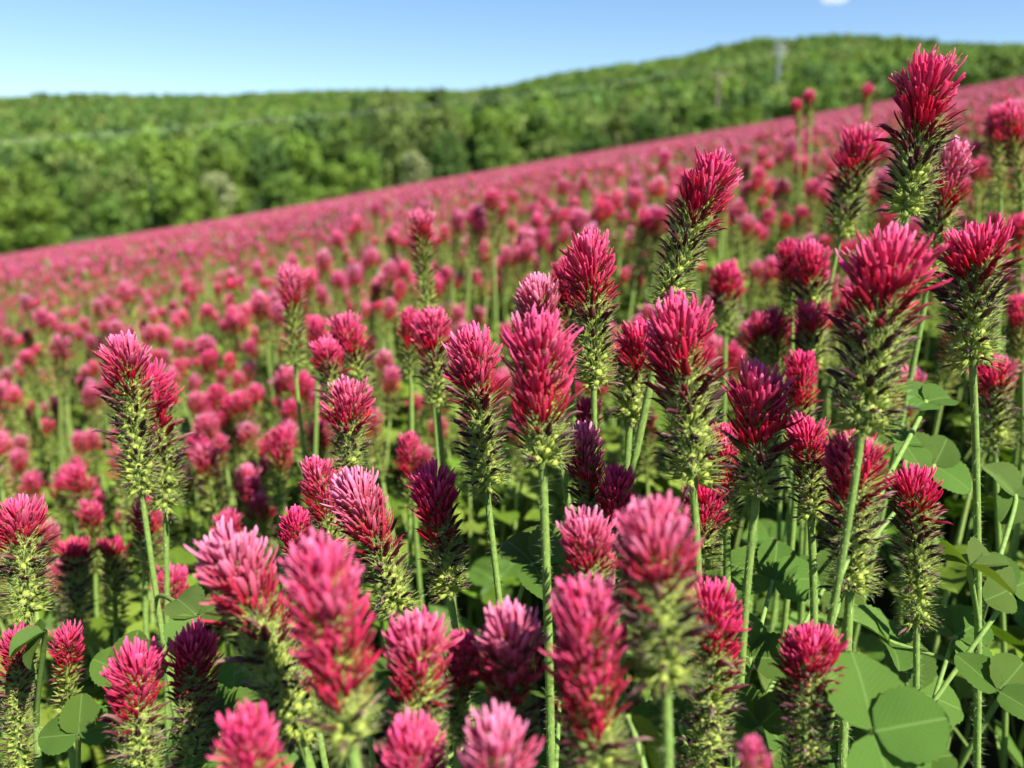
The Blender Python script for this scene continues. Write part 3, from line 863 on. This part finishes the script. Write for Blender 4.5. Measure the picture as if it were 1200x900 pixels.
# ------------------------------------------------------------------ the rest of the field: one uncountable mass (instances of plants and of square metres)
def instancer(name, prototypes, P, rotz, scale, idx, label, kind='stuff', mats=None, tilt=None):
    pc = bpy.data.collections.new(name + '_sources')
    for i, me in enumerate(prototypes):
        pc.objects.link(bpy.data.objects.new('%s_%03d' % (name, i), me))
    me = bpy.data.meshes.new(name)
    me.vertices.add(len(P)); me.vertices.foreach_set('co', np.asarray(P, np.float32).ravel())
    rot = np.zeros((len(P), 3)) if tilt is None else np.array(tilt, float)
    rot[:, 2] = rotz
    a = me.attributes.new('rot', 'FLOAT_VECTOR', 'POINT'); a.data.foreach_set('vector', rot.astype(np.float32).ravel())
    a = me.attributes.new('scl', 'FLOAT', 'POINT'); a.data.foreach_set('value', np.asarray(scale, np.float32))
    a = me.attributes.new('idx', 'INT', 'POINT'); a.data.foreach_set('value', np.asarray(idx, np.int32))
    o = link(name, me)
    ng = bpy.data.node_groups.new(name, 'GeometryNodeTree')
    ng.interface.new_socket('Geometry', in_out='INPUT', socket_type='NodeSocketGeometry')
    ng.interface.new_socket('Geometry', in_out='OUTPUT', socket_type='NodeSocketGeometry')
    N, L = ng.nodes, ng.links
    gi, go = N.new('NodeGroupInput'), N.new('NodeGroupOutput')
    ci = N.new('GeometryNodeCollectionInfo'); ci.inputs['Collection'].default_value = pc
    ci.inputs['Separate Children'].default_value = True; ci.inputs['Reset Children'].default_value = True
    ip = N.new('GeometryNodeInstanceOnPoints'); ip.inputs['Pick Instance'].default_value = True
    def att(nm, ty):
        n = N.new('GeometryNodeInputNamedAttribute'); n.data_type = ty; n.inputs['Name'].default_value = nm
        return n.outputs[0]
    e2r = N.new('FunctionNodeEulerToRotation')
    L.new(att('rot', 'FLOAT_VECTOR'), e2r.inputs[0])
    L.new(gi.outputs[0], ip.inputs['Points']); L.new(ci.outputs[0], ip.inputs['Instance'])
    L.new(att('idx', 'INT'), ip.inputs['Instance Index']); L.new(e2r.outputs[0], ip.inputs['Rotation'])
    L.new(att('scl', 'FLOAT'), ip.inputs['Scale']); L.new(ip.outputs[0], go.inputs[0])
    md = o.modifiers.new('scatter', 'NODES'); md.node_group = ng
    tag(o, label, None, None, kind)
    return o

plant_meshes = []
for k in range(6):
    for q in range(2):
        rg2 = np.random.default_rng(60 + k * 3 + q)
        L, lean, top, P, g, fl, label = mid_prototype(k, 2, rg2)
        G = Geo(); h = Geo(); h.join(g); florets_geo(fl, 2, h)
        G.join(h, frame(lean), top)
        G.add(*path_tube(P, .002, 3, (.27, .37, .09)))
        mid_leaf_geo(G, rg2, H0)
        plant_meshes.append(mesh_from('field_clover', G, M_PLANT))

near_meshes = []
for k in range(6):                          # fuller ones for the metre beside the front plants
    rg2 = np.random.default_rng(160 + k)
    L, lean, top, P, g, fl, label = mid_prototype(k, 1, rg2)
    G = Geo(); h = Geo(); h.join(g); florets_geo(fl, 1, h)
    G.join(h, frame(lean), top)
    G.add(*path_tube(P, .0017, 5, (.27, .37, .09)))
    mid_leaf_geo(G, rg2, H0)
    near_meshes.append(mesh_from('field_clover', G, M_PLANT))

PATCH = 1.0
def far_head(g, rg, p, red, W, L, pale):
    """a far head: knobbly pink cap over a green body"""
    sides = 5
    n = 4
    zs = np.array([0, .25, .55, 1.0]) * L
    rs = np.array([.45, .50, .55, .22]) * W
    a = np.arange(sides) * 2 * math.pi / sides + rg.uniform(0, 6)
    V = np.concatenate([np.stack([r * np.cos(a) * rg.uniform(.75, 1.25, sides), r * np.sin(a) * rg.uniform(.75, 1.25, sides), np.full(sides, z) + rg.normal(0, L * .04, sides)], 1) for r, z in zip(rs, zs)]) + p
    T = []
    for i in range(n - 1):
        for k in range(sides):
            A, B = i * sides + k, i * sides + (k + 1) % sides
            T += [(A, B, B + sides), (A, B + sides, A + sides)]
    T += [(15, 16, 17), (15, 17, 18), (15, 18, 19)]
    green, redc = np.array([.19, .22, .06]), np.array([.30, .010, .04])
    top = lerp(np.array([.44, .06, .15]), np.array([.60, .21, .32]), pale)
    C = np.concatenate([np.tile(green, (5, 1)), np.tile(lerp(green, redc, .35 if red > .4 else .1), (5, 1)), np.tile(redc * 1.1 if red > .3 else green, (5, 1)), np.tile(top, (5, 1))])
    g.add(V, np.array(T), C)

patch_meshes = []
for q in range(5):
    rg2 = np.random.default_rng(300 + q)
    G = Geo()
    n = 165
    for i in range(n):
        x, y = rg2.uniform(-.5, .5, 2) * PATCH
        h = float(np.clip(rg2.normal(.335, .03), .26, .42)); L = rg2.uniform(.036, .05)
        z0 = SLOPE * x
        far_head(G, rg2, np.array([x, y, z0 + h - L]), rg2.choice([.5, .45, .2], p=[.6, .3, .1]), rg2.uniform(.018, .023), L, rg2.random() ** 1.5)
        s = np.array([(x - .0016, y, z0), (x + .0016, y, z0), (x, y, z0 + h - L * .8)]); G.add(s, [(0, 1, 2)], (.18, .27, .06))
    V, T, uv = leaflet_arrays(fold=.3, curl=.2, nu=3, nv=2, teeth=False)
    for i in range(520):
        x, y = rg2.uniform(-.5, .5, 2) * PATCH
        Rm = leaf_frame((rg2.normal(0, .5), rg2.normal(0, .5), 1), (math.cos(i), math.sin(i), 0))
        G.add((V * rg2.uniform(.03, .05)) @ Rm.T + np.array([x, y, SLOPE * x + rg2.uniform(.10, .27)]), T, LEAF_COLS[i % 3] * np.array([1.45, 1.25, .9]) * rg2.uniform(.85, 1.25))
    patch_meshes.append(mesh_from('field_patch', G, M_PLANT))

rest = np.where(~single)[0]
rg = np.random.default_rng(5)
P1 = np.stack([mx[rest], my[rest], zz[rest]], 1)
S1 = hgt[rest] / (H0 + .047); I1 = np.where(rr_[rest] < 1.8, 17 + kind[rest], kind[rest] * 2 + rg.integers(0, 2, len(rest))); R1 = spin[rest]
gx, gy = np.meshgrid(np.arange(-80, 81, PATCH), np.arange(-2, 81, PATCH), indexing='ij')
gx = gx.ravel() + .0; gy = gy.ravel() + .0
gr = np.hypot(gx, gy)
ok = (gr > 4.1) & (gr < EDGE - .5) & (np.abs(np.arctan2(gx, gy)) < R(62))
gx, gy = gx[ok], gy[ok]
P2 = np.stack([gx, gy, ground_z(gx, gy) ], 1)
n2 = len(P2)
P_all = np.concatenate([P1, P2])
instancer('clover_field', plant_meshes + patch_meshes + near_meshes, P_all, np.concatenate([R1, np.zeros(n2)]),
          np.concatenate([S1, rg.uniform(1.06, 1.15, n2)]), np.concatenate([I1, 12 + rg.integers(0, 5, n2)]),
          'mass of crimson clover in bloom covering the slope beyond the nearer plants')

# low leaf cover between the front plants
leaf_meshes = []
for q in range(6):
    rg2 = np.random.default_rng(700 + q)
    G = Geo(); uvs = []
    h = rg2.uniform(.10, .16)
    top = np.array([rg2.normal(0, .03), rg2.normal(0, .03), h])
    st = path_tube(bez(np.zeros(3), np.array([0, 0, h * .5]), top * .8 + np.array([0, 0, h * .1]), top, 7), .0009, 5, (.19, .30, .065))
    G.add(*st); uvs.append(np.tile([[.8, .5]], (len(st[0]), 1)))
    Rm = leaf_frame((rg2.normal(0, .45), rg2.normal(-.15, .45), 1), (math.cos(q), math.sin(q), 0))
    for a in (-100, 0, 100):
        V, T, uv = leaflet_arrays(fold=rg2.uniform(.1, .5), curl=rg2.uniform(.05, .3), nu=9, nv=6, seed=q)
        an = R(a + rg2.normal(0, 8)); Rz = np.array([[math.cos(an), -math.sin(an), 0], [math.sin(an), math.cos(an), 0], [0, 0, 1]])
        G.add((V * rg2.uniform(.016, .025)) @ (Rm @ Rz).T + top, T, LEAF_COLS[q % 3] * rg2.uniform(.9, 1.12)); uvs.append(uv)
    leaf_meshes.append(mesh_from('low_leaf', G, M_LEAF, uv=np.concatenate(uvs)))
rg = np.random.default_rng(9)
lx, ly = field_spots(rg, .06, 1.7, 640, R(85))
lr = np.hypot(lx, ly)
base = ground_z(lx, ly)
lift = rg.uniform(-.02, .11, len(lx)) ; lift = np.where(lr < .22, np.minimum(lift, .02), lift)
sel = rg.random(len(lx)) < np.where(lr < 1.0, 1.0, .6)
lx, ly, base, lift, lr = lx[sel], ly[sel], base[sel], lift[sel], lr[sel]
PL = np.stack([lx, ly, base + np.minimum(lift, .0)], 1)
instancer('clover_leaves', leaf_meshes, PL, rg.uniform(0, 6.283, len(lx)), np.clip(.85 + lift * 6.5, .7, 1.5) * rg.uniform(.85, 1.1, len(lx)), rg.integers(0, 6, len(lx)),
          'dense low cover of green clover leaves under the flower stems')

# ------------------------------------------------------------------ trees
def crown_mesh(name, rg, c, n_lobes, per, leaf, tall=1.0):
    """unit crown about 1 high and .8 wide: leaf sprays spread over and inside uneven lobes"""
    G = Geo()
    ctr = []
    for i in range(n_lobes):
        a = rg.uniform(0, 6.283); z = rg.uniform(.12, .92)
        r = .36 * math.sqrt(max(.05, 1 - (2 * z - 1.0) ** 2)) * rg.uniform(.35, 1.0)
        ctr.append((np.array([r * math.cos(a), r * math.sin(a), z]), rg.uniform(.11, .20)))
    ctr.append((np.array([0, 0, .55]), .26)); ctr.append((np.array([0, 0, .9]), .12))
    for (p, rad) in ctr:
        n = per
        d = rg.normal(size=(n, 3)); d /= np.linalg.norm(d, axis=1)[:, None]
        q = p + d * rad * rg.uniform(.55, 1.08, (n, 1))
        nr = d + rg.normal(0, .55, (n, 3)); nr /= np.linalg.norm(nr, axis=1)[:, None]
        t = np.cross(nr, rg.normal(size=(n, 3))); t /= np.linalg.norm(t, axis=1)[:, None]
        b = np.cross(nr, t)
        s = leaf * rg.uniform(.6, 1.35, (n, 1))
        V = np.stack([q - t * s, q + b * s * .55, q + t * s, q - b * s * .55], 1)
        V[:, 2] += nr * s * .3
        T = np.arange(n)[:, None, None] * 4 + np.array([[0, 1, 2], [0, 2, 3]])[None]
        cc = c * rg.uniform(.72, 1.30, (n, 1)) * rg.uniform(.85, 1.15)
        cc = np.repeat(cc, 4, 0)
        G.add(V.reshape(-1, 3), T.reshape(-1, 3), cc)
    V, T, C = G.arrays(); V[:, 2] *= tall
    return mesh_from(name, (V, T, C), M_CROWN, smooth=False)

def trunk_mesh(rg):
    G = Geo()
    G.add(*path_tube(np.array([(0, 0, -.08), (.01, 0, .2), (-.01, .01, .5), (0, 0, .82)]), [.032, .024, .016, .006], 7, (.1, .075, .05)))
    for k in range(6):
        a = rg.uniform(0, 6.283); z = rg.uniform(.2, .55)
        G.add(*path_tube(np.array([(0, 0, z), (math.cos(a) * .12, math.sin(a) * .12, z + .12), (math.cos(a) * .27, math.sin(a) * .27, z + .22)]), [.012, .008, .003], 5, (.1, .075, .05)))
    return mesh_from('trunk', G, M_BARK)
TREE_KINDS = [
 (np.array([.155, .245, .036]), 'bright yellow-green leafy tree at the far edge of the clover field'),
 (np.array([.120, .198, .036]), 'mid green rounded tree in the wood behind the clover field'),
 (np.array([.078, .138, .032]), 'dark green dense tree in the wood behind the clover field'),
 (np.array([.140, .195, .046]), 'olive green loose tree in the wood behind the clover field'),
 (np.array([.30, .34, .15]), 'small pale creamy-blossomed tree against the green wood'),
]
crowns, trunks = [], []
for k, (c, lab) in enumerate(TREE_KINDS):
    rg2 = np.random.default_rng(800 + k)
    crowns.append([crown_mesh('crown', rg2, c, 20, 85, .043) for q in range(2)])
    trunks.append(trunk_mesh(rg2))

TOPS = [(0, 168), (100, 176), (200, 168), (300, 150), (400, 124), (450, 104), (560, 101), (620, 116), (700, 112), (800, 104), (900, 90), (1000, 80), (1060, 72), (1130, 58), (1200, 64)]
rg = np.random.default_rng(21)
tree_n = 0
TREE_PLACE = ['', ' deep in the wood behind the field', ' amid the wood behind the field', ' right behind the crest of the clover']
def plant_tree(ximg, r, ytop, k, wide=1.0, row=-1):
    d = px_dir(ximg, ytop); hr = math.hypot(d[0], d[1])
    x, y = d[0] / hr * r, d[1] / hr * r
    ztop = CAM[2] + d[2] / hr * r
    z = float(ground_z(x, y)); h = ztop - z
    h = float(np.clip(h, 4.5, 24))
    o = link('tree', None); o.location = (x, y, z); o.rotation_euler = (0, 0, rg.uniform(0, 6.28))
    tag(o, TREE_KINDS[k][1].split(' tree')[0] + ' tree' + (TREE_PLACE[row + 1] if k != 4 else ' against the green wood'), 'tree', TREE_KINDS[k][1].split(' tree')[0] + ' trees behind the field')
    b = link('trunk', trunks[k], o); b.scale = (h, h, h)
    c = link('crown', crowns[k][int(rg.integers(0, 2))], o)
    cw = max(6.5, h * .75) * wide * rg.uniform(.9, 1.15)
    c.scale = (cw, cw, h * .97); c.location = (0, 0, h * .03)
for row, (r0, r1, drop, n) in enumerate([(150, 180, 0, 24), (118, 140, 22, 24), (96, 110, 62, 20)]):
    for i in range(n):
        x = -40 + 1280 * (i + rg.uniform(.2, .8)) / n
        yt = np.interp(x, [a for a, b in TOPS], [b for a, b in TOPS])
        edge = 300 - x * .175
        yt = yt + drop * np.clip((edge - yt) / 120, .1, 1.2) + rg.uniform(-4, 14)
        if row == 2 and edge - yt < 24: yt = edge - rg.uniform(14, 30)
        k = int(rg.choice([0, 1, 2, 3], p=[.40, .30, .10, .20] if x < 420 and row else [.14, .36, .30, .20]))
        plant_tree(x, rg.uniform(r0, r1), yt, k, 1.0, row)
for (x, y, r, k) in [(252, 203, 112, 4), (484, 178, 115, 4), (40, 232, 95, 0), (190, 172, 112, 0), (205, 236, 94, 0), (110, 205, 105, 3), (1090, 74, 120, 2)]:
    plant_tree(x, r, y, k, .8 if k == 4 else 1.0, 2 if r < 111 else 1)

# the forest on the far hills: one mass
fcr = []
for k in range(4):
    rg2 = np.random.default_rng(850 + k)
    for q in range(2): fcr.append(crown_mesh('forest_crown', rg2, TREE_KINDS[k][0] * [1.15, 1.15, 1.45, 1.15][k], 11, 34, .075))  # leaf colours lightened, dark kind most: distance haze put into the colour
rg = np.random.default_rng(33)
nf = 13500
fr = np.sqrt(rg.uniform(165 ** 2, 990 ** 2, nf)); fa = rg.uniform(R(-48), R(48), nf)
fx, fy = fr * np.sin(fa), fr * np.cos(fa)
fz = ground_z(fx, fy)
patchy = np.sin(fx * .03 + fy * .011) + np.cos(fy * .025 - fx * .012)
fk = np.where(patchy + rg.normal(0, .8, nf) > .4, rg.choice([0, 1, 3], nf), rg.choice([1, 2, 3], nf))
instancer('forest', fcr, np.stack([fx, fy, fz - .5], 1), rg.uniform(0, 6.283, nf), rg.uniform(9.0, 13.0, nf), fk * 2 + rg.integers(0, 2, nf),
          'far green forest covering the rounded hills')

# ------------------------------------------------------------------ pylon, pole, cables, cloud
def bar(g, a, b, r, c=(.6, .6, .6)): g.add(*path_tube(np.array([a, b], float), r, 4, c))
def wpos(x, y, r):
    d = px_dir(x, y); h = math.hypot(d[0], d[1]); return CAM + d / h * r
PYR = 235.0
top = wpos(915, 51, PYR)
pz = float(ground_z(top[0], top[1])); ph = top[2] - pz
py = link('power_pylon', None); py.location = (top[0], top[1], pz)
tag(py, 'pale grey lattice power pylon in front of the wooded hill', 'pylon')
hw = .8
def legp(sx, sy, z): k = hw * (1 - .80 * z / ph); return np.array([sx * k, sy * k, z])
for sx in (-1, 1):
    for sy in (-1, 1):
        g = Geo(); bar(g, legp(sx, sy, -1), legp(sx, sy, ph), .055); link('leg', mesh_from('leg', g, M_STEEL), py)
lev = np.linspace(0, ph, 9)
for i in range(8):
    g = Geo()
    for (s1, s2) in (((-1, -1), (1, -1)), ((1, -1), (1, 1)), ((1, 1), (-1, 1)), ((-1, 1), (-1, -1))):
        bar(g, legp(*s1, lev[i]), legp(*s2, lev[i + 1]), .028); bar(g, legp(*s2, lev[i]), legp(*s1, lev[i + 1]), .028); bar(g, legp(*s1, lev[i + 1]), legp(*s2, lev[i + 1]), .028)
    link('bracing', mesh_from('bracing', g, M_STEEL), py)
ARM = []
for zf, wa in ((.975, 1.8), (.92, 2.0), (.865, 1.8)):
    for s in (-1, 1):
        g = Geo(); e = np.array([s * wa, 0, ph * zf])
        for sy in (-1, 1):
            bar(g, legp(s, sy, ph * zf), e, .075); bar(g, legp(s, sy, ph * (zf + .03)), e, .075)
        am = link('cross_arm', mesh_from('cross_arm', g, M_STEEL), py)
        g = Geo()
        V, T = ring_tube([((e[0], 0, e[2] - .7 + j * .07), .09 if j % 2 else .05, .09 if j % 2 else .05) for j in range(10)], 6); g.add(V, T, (.4, .3, .25))
        link('insulator', mesh_from('insulator', g, M_GLASS), am)
        ARM.append(np.array([top[0] + e[0], top[1], pz + e[2] - .7]))
for i, A in enumerate(ARM[2:4]):
    E = wpos(-330, 186, 84) + np.array([0, 0, -i * .25])
    t = np.linspace(0, 1, 40)[:, None]
    P = A * (1 - t) + E * t; P[:, 2] -= 2.5 * (4 * t * (1 - t))[:, 0]
    g = Geo().add(*path_tube(P, .006, 4, (.7, .7, .7)))
    tag(link('power_cable', mesh_from('power_cable', g, M_WIRE)), 'thin pale power cable sagging from the pylon across the wood', 'cable', 'power cables hung from the pylon')
pt = wpos(843, 82, 116); z0 = float(ground_z(pt[0], pt[1])); hh = pt[2] - z0
po = link('utility_pole', None); po.location = (pt[0], pt[1], z0)
tag(po, 'brown wooden utility pole standing among the trees below the hill', 'pole')
g = Geo().add(*path_tube(np.array([(0, 0, -1), (0, 0, hh * .5), (0, 0, hh)]), [.20, .18, .15], 10, (.2, .16, .11)))
link('post', mesh_from('post', g, M_WOOD), po)
g = Geo(); bar(g, (-1.3, 0, hh * .95), (1.3, 0, hh * .95), .07); link('cross_arm', mesh_from('cross_arm', g, M_WOOD), po)
for s in (-1.1, 0, 1.1):
    g = Geo(); V, T = ring_tube([((s, 0, hh * .95 + .1 + j * .09), .10 if j % 2 else .06, .10 if j % 2 else .06) for j in range(5)], 6); g.add(V, T, (.4, .3, .25))
    link('insulator', mesh_from('insulator', g, M_GLASS), po)

cm, N, L_ = mat_new('cloud_vapour')
for n in list(N):
    if n.type == 'BSDF_PRINCIPLED': N.remove(n)
vol = N.new('ShaderNodeVolumePrincipled'); vol.inputs['Color'].default_value = (1, 1, 1, 1); vol.inputs['Density'].default_value = .03; vol.inputs['Anisotropy'].default_value = .2
L_.new(vol.outputs[0], N['Material Output'].inputs['Volume'])
rg = np.random.default_rng(3)
G = Geo()
for k in range(9):
    V, T = ring_tube([((0, 0, -1), .05, .05)] + [((0, 0, math.sin(q)), math.cos(q), math.cos(q)) for q in np.linspace(-1.3, 1.3, 7)], 10)
    s = rg.uniform(14, 24)
    G.add(V * s * np.array([1.5, 1, .75]) * rg.uniform(.9, 1.1, (len(V), 1)) + np.array([rg.uniform(-42, 42), rg.uniform(-20, 20), rg.uniform(-8, 14)]), T, (1, 1, 1))
cl = link('cloud', mesh_from('cloud', G, cm)); cl.location = wpos(983, -2, 3200)
tag(cl, 'small white cloud alone in the clear blue sky', 'cloud')
